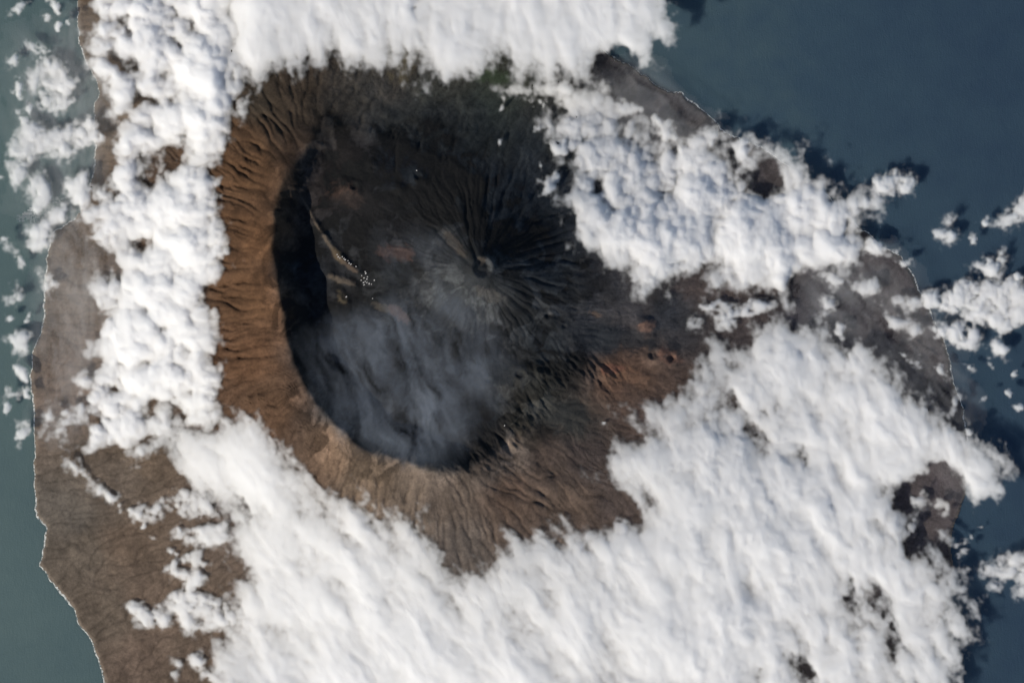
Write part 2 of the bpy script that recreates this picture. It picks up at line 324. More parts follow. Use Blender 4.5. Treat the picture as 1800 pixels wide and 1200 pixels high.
f1 = fbm(X, Y, 34, 81, 5, .6); f2 = fbm(X, Y, 9, 82, 3)
# rock strata and slope wash differ in tone: strips that follow the fall line come from the rain paths
wash = np.clip((acc - 1.2) / 3.2, 0, 1)
COLR *= (1 + .75 * f1 + .5 * f2)[..., None]
flow = fbm(X + 60 * fbm(X, Y, 50, 83, 4), Y + 60 * fbm(X, Y, 50, 84, 4), 24, 85, 5, .62)
COLR *= (1 + 1.3 * flow * sstep(-90, 10, Kw))[..., None]
lob = fbm(X + 90 * fbm(X, Y, 70, 86, 4), Y + 90 * fbm(X, Y, 70, 87, 4), 45, 88, 4, .6); COLR *= (1 + .55 * (sstep(-.01, .03, lob) - .5) * sstep(-70, 10, Kw) + .4 * (sstep(.07, .10, lob) - .3) * sstep(-70, 10, Kw))[..., None]
COLR *= (1 - .30 * (wash - .35))[..., None]
def patch(cx, cyy, rx, ry, rot, c, amt, seed):
    global COLR
    cs, sn = math.cos(rot), math.sin(rot); dx_, dy_ = X - cx, Y - cyy
    d = np.hypot((dx_ * cs + dy_ * sn) / rx, (-dx_ * sn + dy_ * cs) / ry) + 1.9 * fbm(Xw, Yw, 16, seed, 5, .66)
    w = (amt * sstep(1.25, .55, d))[..., None]; COLR = COLR * (1 - w) + np.array(c, np.float32) * w
TAN = (.10, .08, .062)
for a in [(558,396,14,3,1.0,TAN,.8,1),(576,424,18,4,1.0,TAN,.8,2),(594,448,18,6,.9,(.10,.076,.05),.8,3),(620,472,20,5,.7,(.095,.07,.052),.7,4),(604,493,24,6,.3,TAN,.8,5),(603,524,16,6,1.0,(.085,.068,.046),.7,6),(540,362,20,2.5,1.05,(.10,.08,.06),.6,28),
          (1132,573,17,10,-.3,(.19,.115,.085),1,7),(1150,636,16,10,.4,(.15,.10,.075),.8,8),(1176,626,18,12,.3,(.14,.08,.06),.9,9),(1092,655,40,15,.25,(.16,.088,.055),.7,10),(1075,648,18,7,0,(.15,.07,.05),.7,11),(1120,670,30,10,.5,(.15,.09,.06),.6,29),
          (605,345,34,18,.2,(.085,.055,.042),.6,12),(700,445,40,14,.1,(.085,.052,.042),.6,13),(670,540,22,8,.5,(.10,.082,.06),.6,14),(700,550,20,9,.7,(.11,.075,.062),.7,15),
          (845,462,9,9,0,(.09,.075,.06),.5,16),(800,430,30,9,.9,(.08,.065,.05),.5,17),(866,520,26,12,.4,(.10,.09,.078),.5,18),(1045,552,12,5,.4,(.13,.09,.065),.7,19),(1250,510,60,18,0,(.085,.066,.06),.5,20),
          (1000,730,40,30,.3,(.042,.043,.040),.6,21),(820,560,50,30,.6,(.022,.024,.027),.8,22),(1060,590,110,26,.15,(.024,.027,.031),.75,23),(870,655,60,26,.2,(.024,.027,.03),.7,24),(705,105,20,40,.1,(.12,.10,.06),.6,25),
          (870,135,26,16,0,(.05,.068,.04),.8,26),(640,360,60,24,.2,(.022,.021,.021),.6,27)]:
    patch(*a)
COLR = np.clip(COLR, .012, .5)
# beaches and wave-cut rock
bw = (sstep(7, 1, SD) * .5)[..., None]; COLR = COLR * (1 - bw) + np.array((.16, .135, .11)) * bw

m_land, nt, out = new_mat('volcanic_ground')
L = nt.links.new; geo = node(nt, 'ShaderNodeNewGeometry'); at = node(nt, 'ShaderNodeAttribute', attribute_name='soil')
n1 = noise(1.3, 5, .62); n2 = noise(5.0, 3, .6)
mixn = node(nt, 'ShaderNodeMath', operation='MULTIPLY_ADD'); L(n1.outputs[0], mixn.inputs[0]); mixn.inputs[1].default_value = .9; mixn.inputs[2].default_value = .55
mul = node(nt, 'ShaderNodeVectorMath', operation='SCALE'); L(at.outputs['Color'], mul.inputs[0]); L(mixn.outputs[0], mul.inputs['Scale'])
bp = node(nt, 'ShaderNodeBump', Strength=.7, Distance=.22); sm = node(nt, 'ShaderNodeMath', operation='ADD'); L(n1.outputs[0], sm.inputs[0]); L(n2.outputs[0], sm.inputs[1]); L(sm.outputs[0], bp.inputs['Height'])
bs = node(nt, 'ShaderNodeBsdfPrincipled', Roughness=.95); bs.inputs['Specular IOR Level'].default_value = .1
L(mul.outputs[0], bs.inputs['Base Color']); L(bp.outputs[0], bs.inputs['Normal']); L(bs.outputs[0], out.inputs[0])

ny, nx = Z.shape; idx = np.arange(ny * nx).reshape(ny, nx)
F4 = np.stack([idx[1:, :-1], idx[1:, 1:], idx[:-1, 1:], idx[:-1, :-1]], -1).reshape(-1, 4)
cxx = (X[:-1, :-1] + X[1:, 1:]).ravel() / 2; cyy_ = (Y[:-1, :-1] + Y[1:, 1:]).ravel() / 2
sdm = np.maximum.reduce([SD[:-1, :-1], SD[1:, :-1], SD[:-1, 1:], SD[1:, 1:]]).ravel()
kc = K[:-1, :-1].ravel()
reg = np.full(len(F4), 'outer_slope', dtype='U16')
rp_ = np.hypot(cxx - PICO[0], cyy_ - PICO[1])
west = (samp(L_hk, cxx, cyy_) > 19.0)
reg[(kc > 0)] = 'caldera_floor'
reg[(kc > 0) & (kc < 50) & west] = 'caldera_wall'
reg[(kc > -60) & (rp_ < 170)] = 'summit_cone'
reg[np.hypot(cxx - 848, cyy_ - 471) < 19] = 'crater'
cone_id = np.full(len(F4), -1)
for i, (cx, cy2, r_, h_, cs) in enumerate(CONES): cone_id[np.hypot(cxx - cx, cyy_ - cy2) < r_] = i
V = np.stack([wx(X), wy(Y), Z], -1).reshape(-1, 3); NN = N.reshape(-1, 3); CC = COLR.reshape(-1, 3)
island = bpy.data.objects.new('island', None); col.objects.link(island); island.location = (wx(800), wy(600), 0)
tag(island, 'brown and black volcanic island with a deep caldera and summit cone', kind='structure')
origin = np.array(island.location[:])
def sub(mask, name, parent, label=None):
    f = F4[mask]
    if not len(f): return None
    u, inv = np.unique(f.ravel(), return_inverse=True)
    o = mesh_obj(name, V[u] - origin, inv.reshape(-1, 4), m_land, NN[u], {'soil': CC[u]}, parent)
    if label: o['label'] = label
    return o
land = sdm > -2.5; free = land & (cone_id < 0)
slope_o = sub(free & (reg == 'outer_slope'), 'outer_slope', island, 'gullied orange-brown outer slopes of the volcano')
wall_o = sub(free & (reg == 'caldera_wall'), 'caldera_wall', island, 'steep curved caldera wall in deep shadow')
floor_o = sub(free & (reg == 'caldera_floor'), 'caldera_floor', island, 'dark lava floor of the caldera')
cone_o = sub(free & (reg == 'summit_cone'), 'summit_cone', island, 'grey summit cone rising from the caldera')
sub(free & (reg == 'crater'), 'crater', cone_o, 'round crater at the top of the cone')
for i, q in enumerate(CONES): sub(land & (cone_id == i), 'cinder_cone', floor_o if q[0] < 1000 else slope_o)
print('terrain', round(time.time() - T0, 1))

# ------------------------------------------------------------------ surf along the shore
m_surf, nt, out = new_mat('surf_foam')
L = nt.links.new; geo = node(nt, 'ShaderNodeNewGeometry')
nf = noise(1.1, 4, .65)
rpf = node(nt, 'ShaderNodeMapRange'); rpf.inputs['From Min'].default_value = .36; rpf.inputs['From Max'].default_value = .62; L(nf.outputs[0], rpf.inputs['Value'])
df = node(nt, 'ShaderNodeBsdfDiffuse', Color=(.62, .62, .58, 1)); tr = node(nt, 'ShaderNodeBsdfTransparent'); mx = node(nt, 'ShaderNodeMixShader')
L(rpf.outputs[0], mx.inputs[0]); L(tr.outputs[0], mx.inputs[1]); L(df.outputs[0], mx.inputs[2]); L(mx.outputs[0], out.inputs[0])
def surf(pts, label, wmul):
    P = np.array(pts, float); d = np.r_[0, np.cumsum(np.hypot(*np.diff(P, axis=0).T))]; s = np.arange(0, d[-1], 3.0)
    px = np.interp(s, d, P[:, 0]); py = np.interp(s, d, P[:, 1])
    # follow the terrain's own shore: march along the normal to where the land ends
    tx = np.gradient(px); ty = np.gradient(py); l = np.hypot(tx, ty); nx_, ny_ = ty / l, -tx / l
    off = np.linspace(-14, 14, 57); QX = px[:, None] + nx_[:, None] * off; QY = py[:, None] + ny_[:, None] * off
    sdv = base_height(QX, QY)[1]; j = np.argmin(np.abs(sdv), 1); px = px + nx_ * off[j]; py = py + ny_ * off[j]
    sgn = np.sign(np.take_along_axis(sdv, np.minimum(j + 8, 56)[:, None], 1)[:, 0]); sgn = np.where(sgn == 0, 1, sgn)
    w = wmul * (1.3 + 5.0 * np.clip(fbm(s, s * 0, 40, 91, 3) + .12, 0, 1)); vv = []
    for t, zz in ((-.8, .055), (0.0, .06), (.6, .05), (1.0, .012)):
        vv.append(np.stack([wx(px - nx_ * sgn * w * t), wy(py - ny_ * sgn * w * t), np.full_like(px, zz)], -1))
    v = np.stack(vv, 1); n = len(px); ii = np.arange(n * 4).reshape(n, 4)
    f = np.concatenate([np.stack([ii[:-1, q], ii[1:, q], ii[1:, q + 1], ii[:-1, q + 1]], -1) for q in range(3)])
    tag(mesh_obj('surf', v.reshape(-1, 3), f, m_surf), label, 'surf', kind='stuff')
surf(COAST[:34], 'thin white line of surf along the western shore', .75)
surf(COAST[43:75], 'thin white line of surf along the eastern shore', .75)

# ------------------------------------------------------------------ clouds
# Each bank is a plan outline (photograph px) with its own kind of relief; clouds are closed solids, tops heaped, bases flatter.
WEST = [(398,-300),(398,60),(401,145),(402,185),(394,235),(392,290),(388,340),(394,400),(398,440),(394,472),(368,482),(356,500),(360,540),(376,562),(386,590),(380,640),(383,690),
 (377,722),(345,742),(318,738),(296,750),(250,778),(236,800),(200,792),(165,796),(138,798),(112,790),(84,770),(78,742),(74,704),(92,664),(120,640),(128,600),(122,560),(118,505),(126,470),(112,430),(124,395),
 (120,345),(150,310),(180,292),(188,262),(196,240),(184,192),(176,150),(150,115),(142,60),(146,0),(150,-120),(250,-300)]
NORTH = [(398,-300),(398,145),(420,140),(446,152),(470,136),(500,130),(522,122),(548,113),(580,107),(612,126),(640,121),(682,108),(706,104),(722,122),(728,146),(745,152),(762,136),(800,138),(838,132),(858,116),(884,117),
 (902,132),(918,143),(940,138),(966,146),(1005,136),(1030,140),(1044,118),(1062,100),(1080,112),(1110,118),(1126,126),(1152,112),(1182,92),(1202,62),(1184,30),(1168,0),(1160,-60),(1120,-140),(980,-230),(700,-300)]
NBAND = [(868,158),(900,156),(940,152),(985,142),(1010,150),(1012,168),(985,175),(975,163),(940,164),(905,166)]
NEAST = [(965,228),(985,235),(975,262),(1002,288),(990,330),(974,342),(1002,382),(1012,412),(1050,430),(1082,462),(1110,482),(1135,496),(1160,482),(1190,462),(1216,480),(1250,484),(1290,480),(1340,490),(1362,520),(1382,527),
 (1398,500),(1400,472),(1430,470),(1460,497),(1490,490),(1512,470),(1512,440),(1490,408),(1532,382),(1527,355),(1480,332),(1440,302),(1410,287),(1370,276),(1340,262),(1305,252),(1270,262),(1235,240),(1190,228),(1165,240),(1130,205),(1085,215),(1050,195),(1020,205),(990,215)]
NLINK = [(985,170),(1010,160),(1040,165),(1060,140),(1075,165),(1100,190),(1080,215),(1050,205),(1020,215),(1000,200)]
SOUTH = [(316,762),(340,748),(372,748),(420,741),(450,747),(470,766),(492,797),(518,816),(545,836),(570,851),(600,872),(622,881),(652,896),(700,905),(736,905),(746,932),(756,952),(770,972),(780,996),(800,1006),(816,1001),(832,985),(852,968),
 (886,950),(898,932),(930,936),(975,926),(1000,940),(1030,950),(1082,924),(1110,926),(1132,905),(1132,880),(1110,860),(1082,842),(1044,832),(1052,800),(1082,786),(1112,772),(1140,766),(1125,752),(1082,738),(1086,725),(1130,742),(1152,720),
 (1182,700),(1206,690),(1206,660),(1232,622),(1228,602),(1262,597),(1300,600),(1308,566),(1340,556),(1370,561),(1410,570),(1440,572),(1468,608),(1500,600),(1530,610),(1560,640),(1590,662),(1612,692),(1630,728),(1660,735),(1692,746),(1720,762),
 (1745,790),(1768,830),(1760,850),(1742,872),(1728,884),(1702,862),(1690,836),(1662,826),(1636,824),(1612,838),(1592,866),(1584,900),(1586,938),(1604,958),(1650,982),(1690,1022),(1720,1070),(1735,1112),(1712,1150),(1680,1205),(1640,1300),(1400,1420),(900,1450),(500,1420),
 (400,1300),(388,1200),(396,1120),(410,1060),(420,1010),(402,980),(412,920),(382,890),(342,870),(326,850),(310,800)]
# loose cumulus fields: outline, feather
FIELDS = [
 [(44,132),(75,112),(108,112),(132,140),(126,176),(110,200),(78,196),(56,166)],[(14,262),(30,236),(52,212),(80,226),(115,226),(140,222),(172,206),(172,240),(132,262),(118,286),(86,276),(50,282),(20,276)],
 [(12,286),(50,284),(48,310),(26,326)],[(48,312),(84,300),(93,340),(86,366),(66,376),(50,352)],[(92,372),(120,356),(126,384),(100,398),(62,398)],[(118,322),(150,304),(160,330),(150,365),(122,350)],
 [(45,400),(75,392),(92,410),(82,440),(60,445),(48,430)],[(66,484),(90,478),(102,500),(90,520),(70,512)],[(4,518),(30,504),(42,520),(28,536),(6,540)],[(6,590),(30,578),(56,594),(50,622),(26,622)],
 [(8,690),(26,680),(38,690),(32,704),(12,704)],[(30,746),(44,742),(44,768),(32,774)],[(30,650),(46,652),(44,668),(30,666)],[(8,432),(24,430),(32,444),(20,452)],
 [(112,806),(130,812),(150,826),(165,838),(188,856),(202,872),(196,880),(176,862),(158,858),(140,838),(118,828)],
 [(288,876),(320,862),(345,866),(372,886),(384,906),(350,915),(326,902),(300,890)],[(230,896),(252,892),(256,910),(238,914)],[(262,896),(284,892),(286,908),(270,912)],
 [(312,928),(345,918),(390,916),(412,940),(400,965),(360,952),(330,960),(308,950)],[(322,985),(350,970),(362,985),(345,996)],[(296,994),(310,988),(312,1006),(300,1012)],[(322,1006),(352,1000),(366,1012),(348,1030),(326,1034)],
 [(306,1040),(335,1030),(372,1050),(405,1060),(412,1090),(370,1108),(330,1112),(312,1090),(292,1062)],[(222,1064),(244,1056),(262,1070),(272,1096),(252,1104),(236,1082)],[(268,1066),(284,1064),(306,1094),(288,1100),(274,1086)],
 [(332,1156),(350,1152),(370,1170),(392,1180),(390,1200),(356,1190),(340,1170)],[(300,1160),(312,1158),(314,1170),(302,1172)],[(302,1182),(314,1180),(312,1192),(302,1190)],
 # east
 [(1530,322),(1560,302),(1582,300),(1602,316),(1596,338),(1556,344),(1536,340)],[(1648,406),(1672,400),(1684,414),(1672,432),(1652,430)],[(1728,392),(1760,384),(1790,352),(1812,330),(1830,350),(1800,386),(1760,400),(1736,402)],
 [(1705,462),(1738,458),(1762,444),(1776,452),(1766,480),(1740,486),(1712,474)],[(1654,392),(1668,378),(1680,388),(1672,398)],
 [(1572,530),(1604,526),(1634,512),(1672,506),(1702,492),(1740,496),(1780,490),(1800,512),(1840,530),(1820,560),(1792,566),(1762,578),(1724,562),(1690,556),(1658,546),(1620,542),(1590,540)],
 [(1554,556),(1578,552),(1600,566),(1622,572),(1630,588),(1612,592),(1590,576),(1566,574)],[(1640,572),(1672,562),(1712,572),(1728,592),(1712,612),(1690,610),(1662,604),(1648,592)],[(1736,604),(1758,596),(1776,610),(1764,624),(1744,616)],
 [(1500,510),(1530,492),(1548,506),(1540,528),(1516,522)],[(1438,532),(1462,522),(1466,546),(1448,556)],[(1430,478),(1460,486),(1482,494),(1470,504),(1444,496)],[(1512,430),(1536,424),(1560,446),(1540,452),(1518,446)],
 [(1236,532),(1262,536),(1288,540),(1310,536),(1330,528),(1370,526),(1362,540),(1322,544),(1296,560),(1276,580),(1256,574),(1262,552),(1240,544)],[(1214,556),(1228,556),(1230,574),(1218,580)],
 [(1464,580),(1480,578),(1484,600),(1470,604)],[(1668,690),(1686,688),(1686,714),(1672,720)],[(1600,870),(1624,866),(1628,888),(1608,894)],[(1640,884),(1668,882),(1666,894),(1644,896)],[(1652,934),(1676,934),(1676,950),(1656,952)],[(1594,922),(1606,918),(1604,936),(1594,936)],
 [(1716,1002),(1732,988),(1762,976),(1792,968),(1830,980),(1830,1050),(1790,1048),(1768,1022),(1742,1008),(1722,1014)],[(1734,1020),(1748,1016),(1756,1036),(1742,1040)],[(1686,1000),(1700,998),(1702,1014),(1688,1018)],
 # north slope and north-east shore
 [(1040,172),(1062,158),(1072,178),(1056,182)],[(1060,215),(1082,200),(1092,222),(1076,232)],[(1084,180),(1112,186),(1128,192),(1104,206),(1084,200)],[(996,170),(1016,172),(1022,190),(1008,196),(994,184)],[(1150,210),(1178,220),(1188,244),(1160,250)],
 [(958,320),(976,310),(984,318),(964,336),(948,340)],[(966,258),(988,250),(994,272),(976,282)],[(1024,204),(1036,206),(1036,226),(1022,228)]]
DOTS = [(33,13,11),(97,14,11),(87,30,8),(107,45,8),(68,87,12),(22,105,11),(85,110,12),(35,157,10),(52,185,8),(40,208,8),(3,312,6),(38,460,6),(8,420,6),(50,560,6),(20,560,5),(46,692,8),(13,717,6),(36,760,7),
        (884,188,4),(886,174,4),(934,178,6),(953,182,7),(947,228,5),(951,290,5),(878,251,4),(902,176,3),(210,890,5),(253,925,4),(271,945,4),(305,970,6),(1700,760,6),(1592,460,8),(1570,440,6),(1712,425,7),(1790,488,7),(1740,640,5),(1700,645,7),
        (1783,655,6),(1770,690,7),(1790,715,6),(1730,700,5),(1622,724,6),(1722,926,3),(1696,950,8),(1690,970,7),(1060,743,4),(1018,1145,6),(1655,655,9),(1610,636,8),(1590,625,6)]
# adjustments to cover: x, y, radius, amount (negative opens gaps and thins)
ADJ = [(1330,318,30,-.75),(1290,312,30,-.5),(1375,318,24,-.5),(1052,330,14,-.5),(1130,365,20,-.35),(1170,325,30,-.25),(1090,300,40,-.25),(1410,515,20,-.5),(1350,735,36,-.45),(1310,755,30,-.35),(1280,715,22,-.4),(1340,790,24,-.45),(1562,862,24,-.6),(1580,885,18,-.5),
       (1540,1062,34,-.5),(1510,1080,20,-.35),(1400,1160,34,-.7),(1420,1190,28,-.6),(1590,1150,36,-.5),(1310,1020,16,-.6),(1325,1040,14,-.6),(1470,1040,40,-.35),(1560,1120,40,-.35),(1380,1100,40,-.3),(1330,1190,30,-.5),(1215,740,18,-.4),
       (1480,840,30,-.25),(1400,800,30,-.35),(1200,920,40,-.10),(875,1090,40,-.25),(820,1040,40,-.3),(850,1010,22,-.4),(910,960,26,-.35),(980,950,24,-.3),
       (240,120,16,-.7),(220,40,14,-.8),(232,55,9,-.6),(200,100,18,-.6),(295,130,13,-.6),(305,75,12,-.5),(240,178,14,-.7),(275,182,14,-.7),(310,180,10,-.5),(180,230,20,-.7),(175,180,18,-.6),(290,270,22,-.7),(265,310,22,-.7),(312,285,20,-.6),(185,300,24,-.7),
       (330,230,14,-.4),(380,305,12,-.8),(205,330,22,-.4),(250,435,16,-.6),(190,470,22,-.5),(150,440,30,-.6),(175,565,14,-.8),(150,545,24,-.6),(165,590,12,-.7),(335,620,14,-.5),(255,645,12,-.5),(170,640,16,-.5),(120,630,30,-.8),(100,690,26,-.8),(270,715,18,-.7),
       (330,650,12,-.4),(140,760,18,-.7),(180,735,16,-.5),(130,700,18,-.7),(210,690,16,-.3),(300,690,20,-.2),(240,560,40,.25),(260,610,50,.25),(230,500,40,.2),(320,450,60,.2),(120,470,26,-.5),(110,560,40,-.9),(150,500,26,-.35),(360,120,40,.3),(360,220,30,.3),
       (1100,95,14,-.8),(1090,120,20,-.7),(1065,110,18,-.7),(1130,60,40,-.2),(1155,85,14,-.4),(725,15,6,-.5),(1648,870,34,-1.2),(1622,864,22,-.6),(1230,330,60,.1),(1400,430,60,.25),(1180,420,70,.2),(1320,440,60,.25),(1200,250,30,-.35),(1260,290,30,-.3),(1120,240,30,-.35),(1050,250,30,-.25),
       (1400,500,24,-.6),(1370,500,16,.5),(1620,790,40,-.1),(1560,760,60,.1)]
BANKS = [('west', WEST), ('north', NORTH), ('nband', NBAND), ('neast', NEAST), ('nlink', NLINK), ('south', SOUTH)]
cxs = axis(-260, -20, 1820, 2080, 1.85, 9.0); cys = axis(-290, -20, 1220, 1460, 1.85, 9.0)
CX, CY = np.meshgrid(cxs, cys); CX = CX.astype(np.float32); CY = CY.astype(np.float32)
wpx = CX + 22 * fbm(CX, CY, 40, 101, 4, .55); wpy = CY + 22 * fbm(CX, CY, 40, 102, 4, .55)
adj = np.zeros(CX.shape, np.float32)
for (ax_, ay_, ar, am) in ADJ:
    d2 = ((wpx - ax_) ** 2 + (wpy - ay_) ** 2) / (ar * ar); adj += am * np.exp(-d2 * .9)
wob = fbm(CX, CY, 26, 110, 4, .6)
# heaped relief for cumulus, drawn-out relief for the stratus decks
hx = CX + 9 * fbm(CX, CY, 16, 111, 3); hy = CY + 9 * fbm(CX, CY, 16, 112, 3)
heap = .58 * domes(hx, hy, 34, 201) + .30 * domes(hx, hy, 16, 202) + .12 * domes(hx, hy, 8, 203)
fine = .55 * domes(hx, hy, 14, 204) + .45 * domes(hx, hy, 7, 205)
def streak(ang, sl, ss, seed):
    c, s_ = math.cos(math.radians(ang)), math.sin(math.radians(ang)); ux = wpx * c + wpy * s_; uy = -wpx * s_ + wpy * c
    return fbm(ux * ss / sl, uy, ss, seed, 5, .46)
st_v = streak(84, 62, 20, 301); st_d = streak(54, 90, 24, 302); st_e = streak(66, 44, 19, 303); broad = fbm(wpx, wpy, 75, 304, 4, .5)
edge_d = fbm(CX, CY, 9, 115, 3, .6); edge_f = fbm(wpx, wpy, 11, 116, 4, .65)
Fb = []
for name, poly in BANKS:
    sd = samp(dist_poly(poly), CX + .55 * (wpx - CX), CY + .55 * (wpy - CY))
    if name == 'west':
        m = np.clip(sd / 34, -4, 1.0); F = .48 * m + 1.5 * (heap - .36) + .75 * wob + .4 * edge_d + 1.15 * adj - .21 + .45 * broad
        right = sstep(300, 390, CX); F = F + right * .10 + sstep(330, 400, CX) * sstep(300, 100, CY) * .35 - .38 * sstep(240, 120, CX) - .40 * sstep(376, 412, CX) * sstep(120, 190, CY)
    elif name == 'north':
        m = np.clip(sd / 26, -4, 1.5); F = .46 * m + 1.2 * st_v + .3 * (fine - .35) + .5 * edge_d + adj + .25 * sstep(20, 90, sd)
    elif name == 'south':
        e = sstep(1050, 1300, CX); w_ = 1 - e
        m = np.clip(sd / 24, -4, 1.4); F = .42 * m + (1.35 * st_d) * w_ + (1.15 * st_e + .5 * (heap - .36) + .3 * wob) * e + .32 * (fine - .35) + .45 * edge_d + .85 * adj + .22 * sstep(20, 110, sd)
        F = F - .30 * sstep(1300, 1500, CX) * sstep(900, 1040, CY) - .16 * e * sstep(900, 760, CY) + .55 * broad
    elif name == 'neast':
        m = np.clip(sd / 30, -4, 1.2); F = .46 * m + 1.2 * (heap - .36) + .8 * st_v + .5 * wob + .4 * edge_d + 1.25 * adj + .08 * sstep(20, 70, sd) - .14 + .4 * broad
    else:
        m = np.clip(sd / 14, -6, .7); F = .45 * m + .9 * (fine - .36) + .5 * st_v + .2 * edge_d - .05
    Fb.append(F)
F = np.full(CX.shape, -1.5, np.float32); clump = fbm(CX, CY, 20, 118, 4, .6)
for poly in FIELDS:
    P = np.array(poly, float); x0, y0 = P.min(0) - 30; x1, y1 = P.max(0) + 30
    a, b = np.searchsorted(cxs, [x0, x1]); c, d = np.searchsorted(cys, [y0, y1]); sl = (slice(c, d), slice(a, b))
    if a == b or c == d: continue
    sd = samp(dist_poly(poly), CX[sl] + .7 * (wpx - CX)[sl], CY[sl] + .7 * (wpy - CY)[sl])
    F[sl] = np.maximum(F[sl], .50 * np.clip(sd / 11, -2.5, .8) + 1.0 * (fine[sl] - .34) + 1.15 * clump[sl] + .35 * edge_d[sl] - .06)
for (px, py, r) in DOTS:
    a, b = np.searchsorted(cxs, [px - 40, px + 40]); c, d = np.searchsorted(cys, [py - 40, py + 40]); sl = (slice(c, d), slice(a, b))
    th_ = (px * 7.3 + py * 3.1) % 3.1; ca, sa = math.cos(th_), math.sin(th_); ux, uy = CX[sl] - px, CY[sl] - py
    dd = np.hypot((ux * ca + uy * sa) * .7, (-ux * sa + uy * ca) * 1.25)
    F[sl] = np.maximum(F[sl], .42 * np.clip((r - dd) / (.7 * r), -2.5, 1) + .7 * (fine[sl] - .34) + 2.2 * edge_f[sl] - .12)
Fb.append(F)
FB = np.stack(Fb) + .09; own = FB.argmax(0); F = FB.max(0)
Tn = np.maximum(F, 0)
def smooth(A, n):
    for _ in range(n):
        A = (A + np.roll(A, 1, 0) + np.roll(A, -1, 0) + np.roll(A, 1, 1) + np.roll(A, -1, 1)) / 5
    return A
def blur(A, r):
    for ax in (0, 1):
        for _ in range(2):
            P = np.concatenate([np.repeat(np.take(A, [0], ax), r + 1, ax), A, np.repeat(np.take(A, [-1], ax), r, ax)], ax); Cs = np.cumsum(P, ax, dtype=np.float64)
            n = A.shape[ax]; A = ((np.take(Cs, range(2 * r + 1, 2 * r + 1 + n), ax) - np.take(Cs, range(0, n), ax)) / (2 * r + 1)).astype(np.float32)
    return A
deck = np.isin(own, [1, 5])
amp = np.choose(own, [2.1, 1.7, 1.0, 2.0, 1.0, 1.9, .95])
amp = blur(amp, 14)
rel = smooth(np.maximum(Tn, 0), 1); bumpy = .35 + 1.3 * sstep(-.25, .3, fbm(CX, CY, 120, 135, 3))
thick = amp * 1.9 * rel ** 2.4 / (.25 + rel ** 1.2) + blur(np.where(deck, .18, .75), 10) * bumpy * smooth(heap, 2) * sstep(.2, .9, rel)
L_gz = ground(_lx, _ly); GZ = samp(L_gz, CX, CY)
base = blur(np.choose(own, [6.0, 13.0, 11.0, 4.5, 6.0, 6.5, 2.8]).astype(np.float32), 14) + 1.2 * fbm(CX, CY, 160, 141, 2)
base = smooth(np.maximum(base, np.maximum(GZ, 0) + .9), 12); base = np.maximum(base, GZ + .35)
up = blur(np.choose(own, [.56, .27, .5, .46, .5, .29, .6]), 10); base = np.maximum(base, blur(GZ + .2 + (1 - up) * thick, 16)); base = np.maximum(base, GZ + .2 - .3 * up * thick)
EPS = .03; mask = Tn > EPS
print('cloud fields', round(time.time() - T0, 1), mask.mean())

m_cloud, nt, out = new_mat('cloud')
L = nt.links.new; geo = node(nt, 'ShaderNodeNewGeometry'); at = node(nt, 'ShaderNodeAttribute', attribute_name='cover')
nz = noise(.9, 4, .6); ma = node(nt, 'ShaderNodeMath', operation='MULTIPLY_ADD'); L(nz.outputs[0], ma.inputs[0]); ma.inputs[1].default_value = .30; ma.inputs[2].default_value = -.15
ma2 = node(nt, 'ShaderNodeMath', operation='MULTIPLY_ADD'); L(at.outputs['Fac'], ma2.inputs[0]); ma2.inputs[1].default_value = 1.0; L(ma.outputs[0], ma2.inputs[2])
mr = node(nt, 'ShaderNodeMapRange', interpolation_type='SMOOTHSTEP'); mr.inputs['From Min'].default_value = 0.0; mr.inputs['From Max'].default_value = .92; L(ma2.outputs[0], mr.inputs['Value'])
bs = node(nt, 'ShaderNodeBsdfDiffuse', Color=(.78, .74, .67, 1))
hf = node(nt, 'ShaderNodeMath', operation='MULTIPLY'); L(mr.outputs[0], hf.inputs[0]); hf.inputs[1].default_value = .10
vo = node(nt, 'ShaderNodeVolumeScatter', Density=1.4, Anisotropy=0.0); vo.inputs['Color'].default_value = (.9996, .987, .950, 1); L(vo.outputs[0], out.inputs[1])
tr = node(nt, 'ShaderNodeBsdfTransparent'); mx = node(nt, 'ShaderNodeMixShader'); L(hf.outputs[0], mx.inputs[0]); L(tr.outputs[0], mx.inputs[1]); L(bs.outputs[0], mx.inputs[2]); L(mx.outputs[0], out.inputs[0])

top = base + up * thick; bot = base - (1 - up) * thick
NT = grid_normals(top * .75, cxs, cys); NB = -grid_normals(bot, cxs, cys)
cny, cnx = CX.shape; cid = np.arange(cny * cnx).reshape(cny, cnx)
CF = np.stack([cid[1:, :-1], cid[1:, 1:], cid[:-1, 1:], cid[:-1, :-1]], -1)
fm = (mask[1:, :-1].astype(int) + mask[1:, 1:] + mask[:-1, 1:] + mask[:-1, :-1]) >= 1
fown = own[:-1, :-1]
